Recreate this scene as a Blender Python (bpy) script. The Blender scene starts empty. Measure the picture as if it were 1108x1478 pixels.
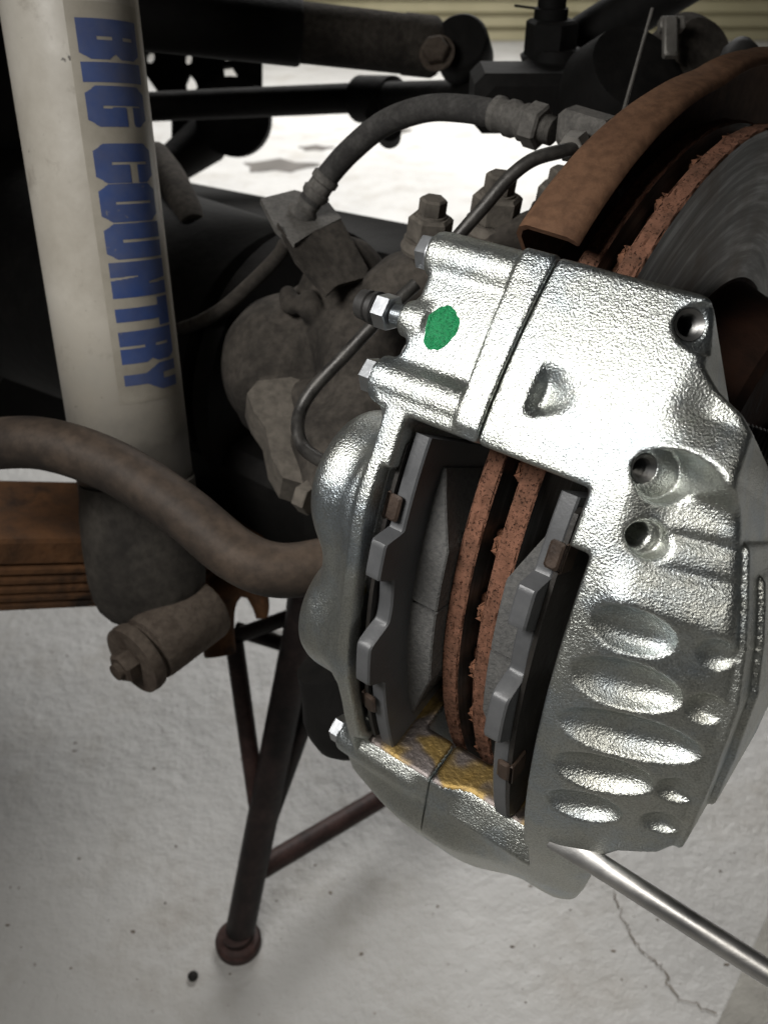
import bpy, math, random
import numpy as np
from mathutils import Vector, Matrix

random.seed(7); rng = np.random.default_rng(7)
R = math.radians
scene = bpy.context.scene
col = scene.collection

# ------------------------------------------------------------------ camera
PITCH, CAM_H, FPX, PW, PH = R(36.42), 0.72, 1300.0, 1108, 1478
CAM = np.array([0, 0, CAM_H])
AX = np.array([1, 0, 0.]); AF = np.array([0, math.cos(PITCH), -math.sin(PITCH)]); AU = np.array([0, math.sin(PITCH), math.cos(PITCH)])
cam = bpy.data.cameras.new('camera'); cam_o = bpy.data.objects.new('camera', cam); col.objects.link(cam_o)
cam_o.location = CAM; cam_o.rotation_euler = (math.pi / 2 - PITCH, 0, 0)
cam.sensor_fit = 'VERTICAL'; cam.sensor_height = 36.0; cam.lens = 36.0 * FPX / PH
cam.clip_start = 0.01; cam.clip_end = 100
cam.dof.use_dof = True; cam.dof.focus_distance = 0.315; cam.dof.aperture_fstop = 16
scene.camera = cam_o
scene.view_settings.view_transform = 'Standard'; scene.view_settings.look = 'None'
scene.view_settings.exposure = 0.0; scene.view_settings.gamma = 1.0

# ------------------------------------------------------------------ light: dim garage, ceiling work lamps
world = bpy.data.worlds.new('World'); scene.world = world; world.use_nodes = True
bg = world.node_tree.nodes['Background']; bg.inputs[0].default_value = (0.9, 0.95, 1.0, 1); bg.inputs[1].default_value = 0.022

def area(name, loc, target, size, power, colr, size_y=None, spread=180):
    l = bpy.data.lights.new(name, 'AREA'); l.energy = power; l.color = colr; l.size = size; l.spread = R(spread)
    if size_y: l.shape = 'RECTANGLE'; l.size_y = size_y
    o = bpy.data.objects.new(name, l); col.objects.link(o); o.location = loc
    o.rotation_euler = (Vector(target) - Vector(loc)).to_track_quat('-Z', 'Y').to_euler()
    return o
area('work_lamp', (-0.30, 0.06, 0.90), (0.02, 0.27, 0.52), 0.24, 0.92, (1.0, 0.98, 0.955), 0.15, 95)
area('front_tube', (-0.2, -1.0, 2.4), (-0.2, -0.7, 0), 1.3, 23, (1.0, 0.95, 0.87), 0.10)
area('ceiling_lamp', (0.4, 3.4, 2.4), (0.2, 2.7, 0), 2.2, 82, (1.0, 0.985, 0.965), 1.4, 105)

# ------------------------------------------------------------------ geometry helpers
def ray(px, py): return AX * ((px - PW / 2) / FPX) - AU * ((py - PH / 2) / FPX) + AF
def at(px, py, dep): return CAM + ray(px, py) * dep                 # a place in the room, in metres
def on_floor(px, py, zz=0.0):
    d = ray(px, py); return CAM + d * ((zz - CAM[2]) / d[2])
def nrm(v): v = np.asarray(v, float); return v / np.linalg.norm(v)

PHI, TAU, RAD = R(38.07), R(7.6), 0.165
va = np.array([math.cos(PHI), -math.sin(PHI), 0]); vu = np.array([math.sin(PHI), math.cos(PHI), 0]); vz = np.array([0, 0, 1.])
vr = -vu * math.cos(TAU) + vz * math.sin(TAU); vt = vu * math.sin(TAU) + vz * math.cos(TAU)
AXLE = CAM + ray(715, 930) * 0.33 + vu * 0.163 - vz * 0.0189 - va * 0.0125   # wheel centre
def wheel_matrix(p):
    return Matrix(((va[0], vt[0], vr[0], p[0]), (va[1], vt[1], vr[1], p[1]), (va[2], vt[2], vr[2], p[2]), (0, 0, 0, 1)))
def warp(A, S, D):       # axle mm, arc mm, depth mm (from the 195 mm cylinder) -> wheel frame metres
    an = np.asarray(S) / 195.0; rho = 195.0 + np.asarray(D)
    return np.stack(np.broadcast_arrays(np.asarray(A, float), rho * np.sin(an), rho * np.cos(an)), -1) / 1000.0
def wheel_world(A, S, D):
    p = warp(A, S, D); return AXLE + va * p[..., 0:1] + vt * p[..., 1:2] + vr * p[..., 2:3]

WM = {}
def thing(name, label, cat, loc=(0, 0, 0), mat4=None, group=None):
    o = bpy.data.objects.new(name, None); col.objects.link(o); o.empty_display_size = 0.02
    m = mat4 if mat4 is not None else Matrix.Translation(Vector(loc))
    o.matrix_world = m; WM[o] = m
    o['label'] = label; o['category'] = cat
    if group: o['group'] = group
    return o
def obj(name, vf, m, parent=None, label=None, local=False, sharp=35, kind=None, cat=None, group=None, loc=None):
    V, Fc = vf
    V = np.asarray(V, float).reshape(-1, 3)
    me = bpy.data.meshes.new(name)
    if parent is not None and not local:
        M = np.array(WM[parent].inverted()); V = V @ M[:3, :3].T + M[:3, 3]
    if parent is None and loc is None: loc = np.array([(V[:, 0].min() + V[:, 0].max()) / 2, (V[:, 1].min() + V[:, 1].max()) / 2, V[:, 2].min()])
    if parent is None: V = V - np.asarray(loc)
    if isinstance(Fc, np.ndarray):
        k = Fc.shape[1]; n = len(Fc)
        me.vertices.add(len(V)); me.vertices.foreach_set('co', V.astype(np.float32).ravel())
        me.loops.add(n * k); me.loops.foreach_set('vertex_index', Fc.astype(np.int32).ravel())
        me.polygons.add(n); me.polygons.foreach_set('loop_start', np.arange(0, n * k, k, dtype=np.int32))
        me.update(calc_edges=True)
    else:
        me.from_pydata([tuple(v) for v in V], [], Fc)
    me.validate()
    me.polygons.foreach_set('use_smooth', np.ones(len(me.polygons), bool))
    if sharp is not None and sharp < 180: me.set_sharp_from_angle(angle=R(sharp))
    me.update()
    for mm in (m if isinstance(m, (list, tuple)) else [m]): me.materials.append(mm)
    o = bpy.data.objects.new(name, me); col.objects.link(o)
    if parent is not None: o.parent = parent; WM[o] = WM[parent]
    else: o.location = loc; WM[o] = Matrix.Translation(Vector(loc))
    if label: o['label'] = label
    if cat: o['category'] = cat
    if kind: o['kind'] = kind
    if group: o['group'] = group
    return o

def join(*vfs):
    V, Fc, n = [], [], 0
    for v, f in vfs:
        v = np.asarray(v, float).reshape(-1, 3); V.append(v); Fc += [tuple(int(i) + n for i in q) for q in f]; n += len(v)
    return np.concatenate(V), Fc
def frame(d, hint=(0, 0, 1)):
    d = nrm(d); h = np.asarray(hint, float)
    if abs(d @ nrm(h)) > 0.95: h = np.array([1, 0.2, 0])
    x = nrm(np.cross(h, d)); return x, np.cross(d, x), d
def loft(secs, cap=True, closed=False):
    n = len(secs[0]); V = np.concatenate([np.asarray(s, float) for s in secs]); Fc = []
    m = len(secs)
    for i in range(m if closed else m - 1):
        j = (i + 1) % m
        for k in range(n): Fc.append((i * n + k, i * n + (k + 1) % n, j * n + (k + 1) % n, j * n + k))
    if cap and not closed: Fc.append(tuple(range(n))[::-1]); Fc.append(tuple((m - 1) * n + k for k in range(n)))
    return V, Fc
def lathe(p, d, prof, seg=32, cap=True, ph=0.0, hint=(0, 0, 1)):   # prof: (distance along d, radius)
    x, y, d = frame(d, hint); p = np.asarray(p, float)
    an = np.arange(seg) / seg * 2 * math.pi + ph
    ring = np.cos(an)[:, None] * x + np.sin(an)[:, None] * y
    return loft([p + d * s + ring * r for s, r in prof], cap)
def spline(pts, n=12):
    P = np.asarray(pts, float); P = np.vstack([2 * P[0] - P[1], P, 2 * P[-1] - P[-2]]); out = []
    for i in range(1, len(P) - 2):
        for t in np.arange(n) / n:
            a, b, c, d = P[i - 1:i + 3]
            out.append(.5 * ((2 * b) + (c - a) * t + (2 * a - 5 * b + 4 * c - d) * t * t + (3 * b - a - 3 * c + d) * t ** 3))
    out.append(P[-2]); return np.array(out)
def tube(pts, rad, seg=20, n=12, smooth=True, cap=True, squash=None):
    P = spline(pts, n) if smooth else np.asarray(pts, float)
    rr = np.interp(np.linspace(0, 1, len(P)), np.linspace(0, 1, len(np.atleast_1d(rad))), np.atleast_1d(rad)) if np.ndim(rad) else np.full(len(P), rad)
    T = np.gradient(P, axis=0); x, y, _ = frame(T[0]); secs = []
    an = np.arange(seg) / seg * 2 * math.pi
    for i in range(len(P)):
        d = nrm(T[i]); x = nrm(x - d * (x @ d)); y = np.cross(d, x)
        secs.append(P[i] + (np.cos(an)[:, None] * x + np.sin(an)[:, None] * y) * rr[i])
    return loft(secs, cap)
def hexagon(p, d, r, h, ch=0.12, hint=(0, 0, 1), ph=0.0):
    c = r * ch
    return lathe(p, d, [(0, r * .94), (c * .6, r), (h - c, r), (h, r * .86)], 6, True, ph, hint)
def box(c, x, y, z, sx, sy, sz, bev=0.0):
    x, y, z = nrm(x), nrm(y), nrm(z); c = np.asarray(c, float); b = min(bev, sx * .45, sy * .45, sz * .45)
    def rect(ix, iy, zz): 
        pts = [(-ix + b, -iy), (ix - b, -iy), (ix, -iy + b), (ix, iy - b), (ix - b, iy), (-ix + b, iy), (-ix, iy - b), (-ix, -iy + b)]
        return np.array([c + x * p + y * q + z * zz for p, q in pts])
    hx, hy, hz = sx / 2, sy / 2, sz / 2
    if b <= 0: b = 1e-5
    return loft([rect(hx - b, hy - b, -hz), rect(hx, hy, -hz + b), rect(hx, hy, hz - b), rect(hx - b, hy - b, hz)])
def bar(p, q, w, h, hint=(0, 0, 1), bev=0.001):
    p, q = np.asarray(p, float), np.asarray(q, float); x, y, d = frame(q - p, hint)
    return box((p + q) / 2, x, y, d, w, h, np.linalg.norm(q - p), bev)
def plate(poly, thick, holes=()):           # poly: list of world points, nearly flat; holes: lists of world points
    import bmesh
    P = np.asarray(poly, float); c = P.mean(0); n = np.linalg.svd(P - c)[2][2]
    if n @ (CAM - c) < 0: n = -n
    bm = bmesh.new()
    for L in [P] + [np.asarray(h, float) for h in holes]:
        L = L - ((L - c) @ n)[:, None] * n
        vs = [bm.verts.new(v) for v in L]
        for i in range(len(vs)): bm.edges.new((vs[i], vs[(i + 1) % len(vs)]))
    bmesh.ops.triangle_fill(bm, use_beauty=True, use_dissolve=False, edges=bm.edges[:])
    ext = bmesh.ops.extrude_face_region(bm, geom=bm.faces[:])
    for v in [g for g in ext['geom'] if isinstance(g, bmesh.types.BMVert)]: v.co -= Vector(n * thick)
    bmesh.ops.recalc_face_normals(bm, faces=bm.faces[:])
    bm.verts.index_update(); V = np.array([v.co[:] for v in bm.verts]); Fc = [tuple(v.index for v in f.verts) for f in bm.faces]
    bm.free(); return V, Fc

# implicit surfaces (cast parts): values on a grid -> smooth mesh
def surface_nets(f, lo, vox):
    s = f < 0
    c = [s[i:s.shape[0] - 1 + i, j:s.shape[1] - 1 + j, k:s.shape[2] - 1 + k] for i in (0, 1) for j in (0, 1) for k in (0, 1)]
    tot = sum(x.astype(np.int8) for x in c)
    I, J, K = np.nonzero((tot > 0) & (tot < 8))
    ids = np.full(tot.shape, -1, np.int64); ids[I, J, K] = np.arange(len(I))
    off = [(i, j, k) for i in (0, 1) for j in (0, 1) for k in (0, 1)]
    val = np.stack([f[I + a, J + b, K + d] for a, b, d in off], 1)
    acc = np.zeros((len(I), 3)); cnt = np.zeros(len(I))
    for p in range(8):
        for q in range(p + 1, 8):
            if sum(abs(off[p][m] - off[q][m]) for m in range(3)) != 1: continue
            m = (val[:, p] < 0) != (val[:, q] < 0); t = val[m, p] / (val[m, p] - val[m, q])
            acc[m] += np.array(off[p]) + t[:, None] * (np.array(off[q]) - np.array(off[p])); cnt[m] += 1
    V = (np.stack([I, J, K], 1) + acc / cnt[:, None]) * vox + np.asarray(lo)
    quads = []
    for ax in range(3):
        sl0 = [slice(1, -1)] * 3; sl1 = [slice(1, -1)] * 3; sl0[ax] = slice(0, -1); sl1[ax] = slice(1, None)
        A, B = s[tuple(sl0)], s[tuple(sl1)]; x = np.argwhere(A != B); flip = A[A != B]
        o = [1, 1, 1]; o[ax] = 0; x = x + np.array(o); b, d = [(1, 2), (2, 0), (0, 1)][ax]
        eb = np.zeros(3, int); eb[b] = 1; ed = np.zeros(3, int); ed[d] = 1
        q = np.stack([ids[tuple((x - eb - ed).T)], ids[tuple((x - ed).T)], ids[tuple(x.T)], ids[tuple((x - eb).T)]], 1)
        q[~flip] = q[~flip][:, ::-1]; quads.append(q)
    return V, np.concatenate(quads)
def smin(a, b, k): h = np.clip(.5 + .5 * (b - a) / k, 0, 1); return b + (a - b) * h - k * h * (1 - h)
def smax(a, b, k): return -smin(-a, -b, k)
def sstep(a, b, x): t = np.clip((x - a) / (b - a), 0, 1); return t * t * (3 - 2 * t)
def softp(x, k): return k * np.log1p(np.exp(np.clip(x / k, -30, 30)))
def seg_d(P, a, b):
    a, b = np.asarray(a, float), np.asarray(b, float); ab = b - a
    t = np.clip(((P - a) @ ab) / (ab @ ab), 0, 1)
    return np.linalg.norm(P - a - t[..., None] * ab, axis=-1), t
def sdf_mesh(fn, lo, hi, vox):
    lo, hi = np.asarray(lo, float), np.asarray(hi, float)
    g = [np.arange(lo[i], hi[i], vox) for i in range(3)]
    P = np.stack(np.meshgrid(*g, indexing='ij'), -1)
    return surface_nets(fn(P), lo, vox)

# ------------------------------------------------------------------ materials
class Nt:
    def __init__(s, name):
        s.m = bpy.data.materials.new(name); s.m.use_nodes = True; s.t = s.m.node_tree; s.b = s.t.nodes['Principled BSDF']
        s.co = s.n('ShaderNodeTexCoord').outputs['Object']
    def n(s, ty, **k):
        x = s.t.nodes.new(ty)
        for a, v in k.items(): setattr(x, a, v)
        return x
    def set(s, sock, v):
        if isinstance(v, bpy.types.NodeSocket): s.t.links.new(v, sock)
        elif isinstance(v, (tuple, list)) and sock.type == 'RGBA': sock.default_value = tuple(v)[:3] + (1,)
        else: sock.default_value = v
    def noise(s, scale, detail=4, rough=.6, vec=None, dist=0):
        x = s.n('ShaderNodeTexNoise'); s.set(x.inputs['Vector'], vec or s.co)
        x.inputs['Scale'].default_value = scale; x.inputs['Detail'].default_value = detail; x.inputs['Roughness'].default_value = rough; x.inputs['Distortion'].default_value = dist
        return x.outputs[0]
    def vor(s, scale, feat='F1', vec=None):
        x = s.n('ShaderNodeTexVoronoi', feature=feat); s.set(x.inputs['Vector'], vec or s.co); x.inputs['Scale'].default_value = scale
        return x.outputs['Distance']
    def ramp(s, fac, stops):
        x = s.n('ShaderNodeValToRGB'); s.set(x.inputs[0], fac); e = x.color_ramp.elements
        while len(e) < len(stops): e.new(.5)
        for i, (p, c) in enumerate(stops): e[i].position = p; e[i].color = (tuple(c) + (1,))[:4] if isinstance(c, (tuple, list)) else (c, c, c, 1)
        return x.outputs[0]
    def mix(s, fac, a, b, mode='MIX'):
        x = s.n('ShaderNodeMix', data_type='RGBA', blend_type=mode); s.set(x.inputs[0], fac); s.set(x.inputs[6], a); s.set(x.inputs[7], b); return x.outputs[2]
    def math(s, op, a, b=0.0, c=0.0):
        x = s.n('ShaderNodeMath', operation=op); s.set(x.inputs[0], a); s.set(x.inputs[1], b); s.set(x.inputs[2], c); return x.outputs[0]
    def mapping(s, scale, vec=None):
        x = s.n('ShaderNodeMapping'); s.set(x.inputs[0], vec or s.co); x.inputs['Scale'].default_value = scale; return x.outputs[0]
    def bump(s, h, dist, strength=1.0):
        x = s.n('ShaderNodeBump'); s.set(x.inputs['Height'], h); x.inputs['Distance'].default_value = dist; x.inputs['Strength'].default_value = strength
        s.set(s.b.inputs['Normal'], x.outputs[0]); return x
    def out(s, colr, rough, metal=0.0, spec=None):
        s.set(s.b.inputs['Base Color'], colr); s.set(s.b.inputs['Roughness'], rough); s.set(s.b.inputs['Metallic'], metal)
        if spec is not None: s.b.inputs['Specular IOR Level'].default_value = spec
        return s.m

def m_plain(name, c1, c2, rough, metal=0, sc=60, bsc=250, bd=0.0003, spec=None, dark=None):
    t = Nt(name); n = t.noise(sc, 6, .65); c = t.ramp(n, [(.32, c1), (.68, c2)])
    if dark is not None: c = t.mix(t.ramp(t.noise(sc * .37, 5, .7), [(.52, 0.), (.64, 1.)]), c, dark)
    t.bump(t.noise(bsc, 5, .6), bd); return t.out(c, t.ramp(n, [(.3, rough * .8), (.7, min(1, rough * 1.15))]), metal, spec)

def m_zinc():
    t = Nt('zinc_cast'); g = t.noise(1500, 2.2, .55); g2 = t.noise(260, 1, .5)
    tint = t.ramp(t.noise(38, 4, .6), [(.34, (.52, .58, .62)), (.5, (.60, .62, .585)), (.66, (.61, .62, .57))])
    c = t.mix(t.ramp(g, [(.35, .55), (.6, 0.)]), tint, (.30, .31, .29))
    h = t.math('ADD', g, t.math('MULTIPLY', g2, .45))
    t.bump(h, .0007, .5); return t.out(c, t.ramp(t.noise(45, 3), [(.3, .30), (.7, .41)]), 1.0)
def m_gold():
    t = Nt('passivated_zinc'); c = t.ramp(t.noise(46, 2, .5, dist=.3), [(.34, (.22, .145, .045)), (.48, (.20, .14, .055)), (.56, (.135, .115, .105)), (.66, (.19, .17, .165))])
    t.bump(t.noise(400, 3), .0003); return t.out(c, .48, 1.0)
def m_rustpore(name, ca, cb):
    t = Nt(name); n = t.noise(240, 5, .7); v = t.noise(900, 3, .65); pit = t.ramp(v, [(.30, .85), (.43, 0.)])
    c = t.mix(t.ramp(t.noise(38, 5, .65), [(.42, 0.), (.66, .65)]), t.ramp(n, [(.3, ca), (.7, cb)]), (.075, .042, .028)); c = t.mix(pit, c, (.014, .010, .008))
    h = t.math('SUBTRACT', n, t.math('MULTIPLY', pit, .8)); t.bump(h, .0009, .8); return t.out(c, .92, 0, .2)
def m_disc():
    t = Nt('machined_iron'); s = t.n('ShaderNodeSeparateXYZ'); t.set(s.inputs[0], t.co)
    rad = t.math('SQRT', t.math('ADD', t.math('POWER', s.outputs[1], 2.), t.math('POWER', s.outputs[2], 2.)))
    ang = t.math('ARCTAN2', s.outputs[1], s.outputs[2])
    v = t.n('ShaderNodeCombineXYZ'); t.set(v.inputs[0], t.math('MULTIPLY', rad, 260.)); t.set(v.inputs[1], t.math('MULTIPLY', ang, 2.2))
    n = t.noise(1.0, 6, .65, v.outputs[0]); big = t.noise(26, 4, .6)
    c = t.mix(t.ramp(big, [(.42, 0.), (.66, .8)]), t.ramp(n, [(.28, (.08, .08, .078)), (.5, (.15, .15, .145)), (.72, (.36, .36, .35))]), (.09, .062, .04))
    t.bump(n, .0001, .5); return t.out(c, t.ramp(n, [(.3, .52), (.7, .42)]), .85)
def m_dust(name, base, dust, lo=.4, hi=.62, rough=.9, sc=30, bd=.0008, updust=.5):
    t = Nt(name); n = t.noise(sc, 7, .7, dist=.4); g = t.n('ShaderNodeNewGeometry'); s = t.n('ShaderNodeSeparateXYZ'); t.set(s.inputs[0], g.outputs['Normal'])
    f = t.math('ADD', n, t.math('MULTIPLY', s.outputs[2], updust * .25))
    c = t.mix(t.ramp(f, [(lo, 0.), (hi, 1.)]), base, dust); c = t.mix(t.ramp(t.noise(sc * 9, 4), [(.35, .45), (.6, 0.)]), c, tuple(x * .5 for x in base))
    t.bump(t.math('ADD', t.noise(sc * 6, 5, .65), t.math('MULTIPLY', n, .5)), bd); return t.out(c, rough, 0, .25)
def m_floor():
    t = Nt('floor_paint'); n1 = t.noise(2.2, 6, .6); n2 = t.noise(24, 6, .7); n3 = t.noise(75, 4, .6); st = t.noise(9, 7, .7)
    c = t.ramp(n1, [(.35, (.37, .365, .355)), (.65, (.47, .465, .45))])
    c = t.mix(t.ramp(st, [(.50, 0.), (.72, .55)]), c, (.25, .225, .19)); c = t.mix(t.ramp(t.noise(160, 3, .6), [(.70, 0.), (.75, .75)]), c, (.14, .12, .10))
    h = t.math('ADD', t.math('MULTIPLY', n2, 1.), t.math('MULTIPLY', n3, .45)); t.bump(h, .0050, .7)
    return t.out(c, t.ramp(n2, [(.3, .36), (.7, .55)]), 0, .4)

ZINC, GOLD = m_zinc(), m_gold()
PLATED = m_plain('plated_steel', (.44, .46, .48), (.56, .575, .59), .36, 1, 80, 500, .00005)
STEEL = m_plain('tool_steel', (.50, .50, .50), (.66, .65, .63), .42, 1, 40, 300, .00008)
THREAD = m_plain('thread_steel', (.17, .17, .165), (.25, .245, .235), .40, .9, 60, 300, .00005)
RUBBER = m_plain('black_rubber', (.018, .017, .016), (.035, .033, .031), .55, 0, 90, 500, .0001)
GREEN = m_plain('green_paint', (.002, .15, .045), (.012, .36, .125), .30, .15, 900, 1500, .0008)
PADPAINT = m_plain('pad_grey_paint', (.075, .077, .080), (.105, .107, .11), .40, 0, 70, 700, .00008)
FRICTION = m_plain('friction_compound', (.085, .085, .083), (.145, .142, .135), .85, 0, 520, 700, .0006, .2)
SHIM = m_plain('shim_steel', (.02, .018, .016), (.04, .036, .032), .5, .3)
CLIP = m_plain('clip_brown', (.035, .024, .018), (.075, .05, .036), .5, .3, 200)
BRASS = m_plain('brass_pin', (.50, .45, .22), (.62, .56, .30), .35, 1)
RIMRUST = m_rustpore('rim_rust', (.125, .060, .037), (.25, .118, .075))
VANERUST = m_rustpore('vane_rust', (.16, .07, .04), (.26, .12, .07))
DISC = m_disc()
HATRUST = m_plain('hat_rust', (.025, .014, .010), (.07, .032, .02), .85, 0, 45, 220, .0006, .2)
SHIELDRUST = m_dust('shield_rust', (.085, .042, .024), (.155, .082, .046), .36, .66, .75, 26, .0005)
BLACK = m_dust('sooty_black', (.006, .0055, .005), (.016, .0145, .013), .5, .75, .75, 14)
DUSTY = m_dust('road_dust', (.026, .023, .020), (.092, .080, .067), .40, .68, .95, 24)
DUSTYPALE = m_dust('pale_road_dust', (.09, .08, .068), (.17, .15, .125), .36, .62, .95, 22)
HOSE = m_dust('hose_rubber', (.045, .043, .041), (.10, .096, .09), .42, .7, .85, 60, .0003)
PIPE = m_plain('pipe_steel', (.030, .028, .026), (.085, .08, .072), .45, .4, 120, 400, .0002)
FITTING = m_dust('fitting_grey', (.09, .085, .078), (.17, .16, .145), .38, .64, .75, 60, .0003)
SHOCKW = None
BARP = m_dust('bar_brown', (.030, .024, .020), (.10, .072, .052), .42, .72, .62, 16, .0004)
LEAF = m_plain('leaf_rust', (.06, .034, .020), (.21, .10, .045), .85, 0, 34, 180, .0012, .2, (.025, .018, .014))
BUSH = m_dust('bush_brown', (.075, .055, .042), (.14, .112, .088), .40, .64, .85, 30)
STAND = m_dust('stand_paint', (.012, .010, .010), (.045, .030, .028), .46, .72, .5, 26, .0003)
STANDRED = m_dust('stand_rust', (.020, .013, .012), (.065, .036, .032), .40, .66, .55, 30, .0003)
PALE = m_plain('pale_plate', (.20, .19, .17), (.34, .32, .29), .6, .4, 60)
FLOOR = m_floor()
GRIME_SHADE = 1.6     # road dirt and the bar's shade, both painted darker towards the lower end
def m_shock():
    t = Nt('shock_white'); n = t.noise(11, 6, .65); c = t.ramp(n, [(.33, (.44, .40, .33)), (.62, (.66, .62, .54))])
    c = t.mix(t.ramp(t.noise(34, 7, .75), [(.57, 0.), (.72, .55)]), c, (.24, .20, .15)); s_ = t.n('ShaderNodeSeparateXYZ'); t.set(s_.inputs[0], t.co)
    g = t.math('ADD', t.math('MULTIPLY', s_.outputs[2], -9.), t.math('ADD', t.math('MULTIPLY', n, .9), GRIME_SHADE))
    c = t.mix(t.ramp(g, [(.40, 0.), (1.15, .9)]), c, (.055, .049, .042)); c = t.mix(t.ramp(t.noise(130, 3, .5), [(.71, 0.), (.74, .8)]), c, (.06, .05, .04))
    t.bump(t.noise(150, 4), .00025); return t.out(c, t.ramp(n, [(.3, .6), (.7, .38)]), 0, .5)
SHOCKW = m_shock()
SHOCKDARK = m_dust('shock_grime_shade', (.038, .034, .030), (.095, .085, .072), .38, .66, .75, 20, .0004)  # lower cup: dirt colour, darkened further for the stabilizer bar's shade
def grime_shade(t, c, top):  # same dirt and painted bar shade, for decal film and letters
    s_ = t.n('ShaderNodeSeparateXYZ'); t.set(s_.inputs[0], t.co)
    g = t.math('ADD', t.math('MULTIPLY', s_.outputs[2], -9.), t.math('ADD', t.math('MULTIPLY', t.noise(11, 6, .65), .9), GRIME_SHADE))
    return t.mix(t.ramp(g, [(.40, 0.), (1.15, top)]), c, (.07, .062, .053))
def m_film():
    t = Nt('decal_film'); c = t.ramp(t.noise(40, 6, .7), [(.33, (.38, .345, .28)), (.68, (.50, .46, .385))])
    return t.out(grime_shade(t, c, .85), .32)
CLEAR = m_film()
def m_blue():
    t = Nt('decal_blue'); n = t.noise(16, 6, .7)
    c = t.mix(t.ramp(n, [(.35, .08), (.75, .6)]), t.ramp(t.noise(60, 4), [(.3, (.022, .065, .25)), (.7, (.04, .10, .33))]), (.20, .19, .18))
    c = t.mix(t.ramp(t.noise(90, 5, .7), [(.66, 0.), (.71, .7)]), c, (.30, .28, .24)); return t.out(grime_shade(t, c, .6), .45, 0, .3)
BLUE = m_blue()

exec_parts = []
# ------------------------------------------------------------------ setting
def floor_grid():
    n = 2; x = np.linspace(-7, 7, 30); y = np.linspace(-2, 9, 24)
    V = [(a, b, 0) for b in y for a in x]; Fc = [(j * 30 + i, j * 30 + i + 1, (j + 1) * 30 + i + 1, (j + 1) * 30 + i) for j in range(23) for i in range(29)]
    return V, Fc
obj('floor', floor_grid(), FLOOR, kind='structure', loc=(0, 0, 0))
# ------------------------------------------------------------------ brake caliper (wheel frame, mm: A along axle, S arc, D depth)
WHEEL = wheel_matrix(AXLE)
def grid(A0, A1, vox=0.85):
    lo = np.array([A0, -150., 88.]); hi = np.array([A1, 150., 204.])
    g = [np.arange(lo[i], hi[i], vox, dtype=np.float32) for i in range(3)]
    A, T, Z = np.meshgrid(*g, indexing='ij', sparse=False)
    rho = np.sqrt(T * T + Z * Z); return A, T, Z, np.arctan2(T, Z) * np.float32(195), rho - np.float32(195), lo, vox
def boxd(A, S, D, a, s, d, k=1.5):
    qa = np.abs(A - (a[0] + a[1]) / 2) - (a[1] - a[0]) / 2; qs = np.abs(S - (s[0] + s[1]) / 2) - (s[1] - s[0]) / 2; qd = np.abs(D - (d[0] + d[1]) / 2) - (d[1] - d[0]) / 2
    return smax(smax(qa, qs, k), qd, k)
def window(A, S, D):
    w = boxd(A, S, D, (-31, 46.5), (-76, 63), (-120, 30), 1.5)
    return np.minimum(w, boxd(A, S, D, (-28, 39.5), (50, 81.5), (-120, 30), 2.0))
def line(A, S, D, p, d):      # distance from an axis through (A,S,D) p with direction d in (A,S,D)
    d = nrm(d); x, y, z = A - p[0], S - p[1], D - p[2]; t = x * d[0] + y * d[1] + z * d[2]
    return np.sqrt(np.maximum(x * x + y * y + z * z - t * t, 0)), t

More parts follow.
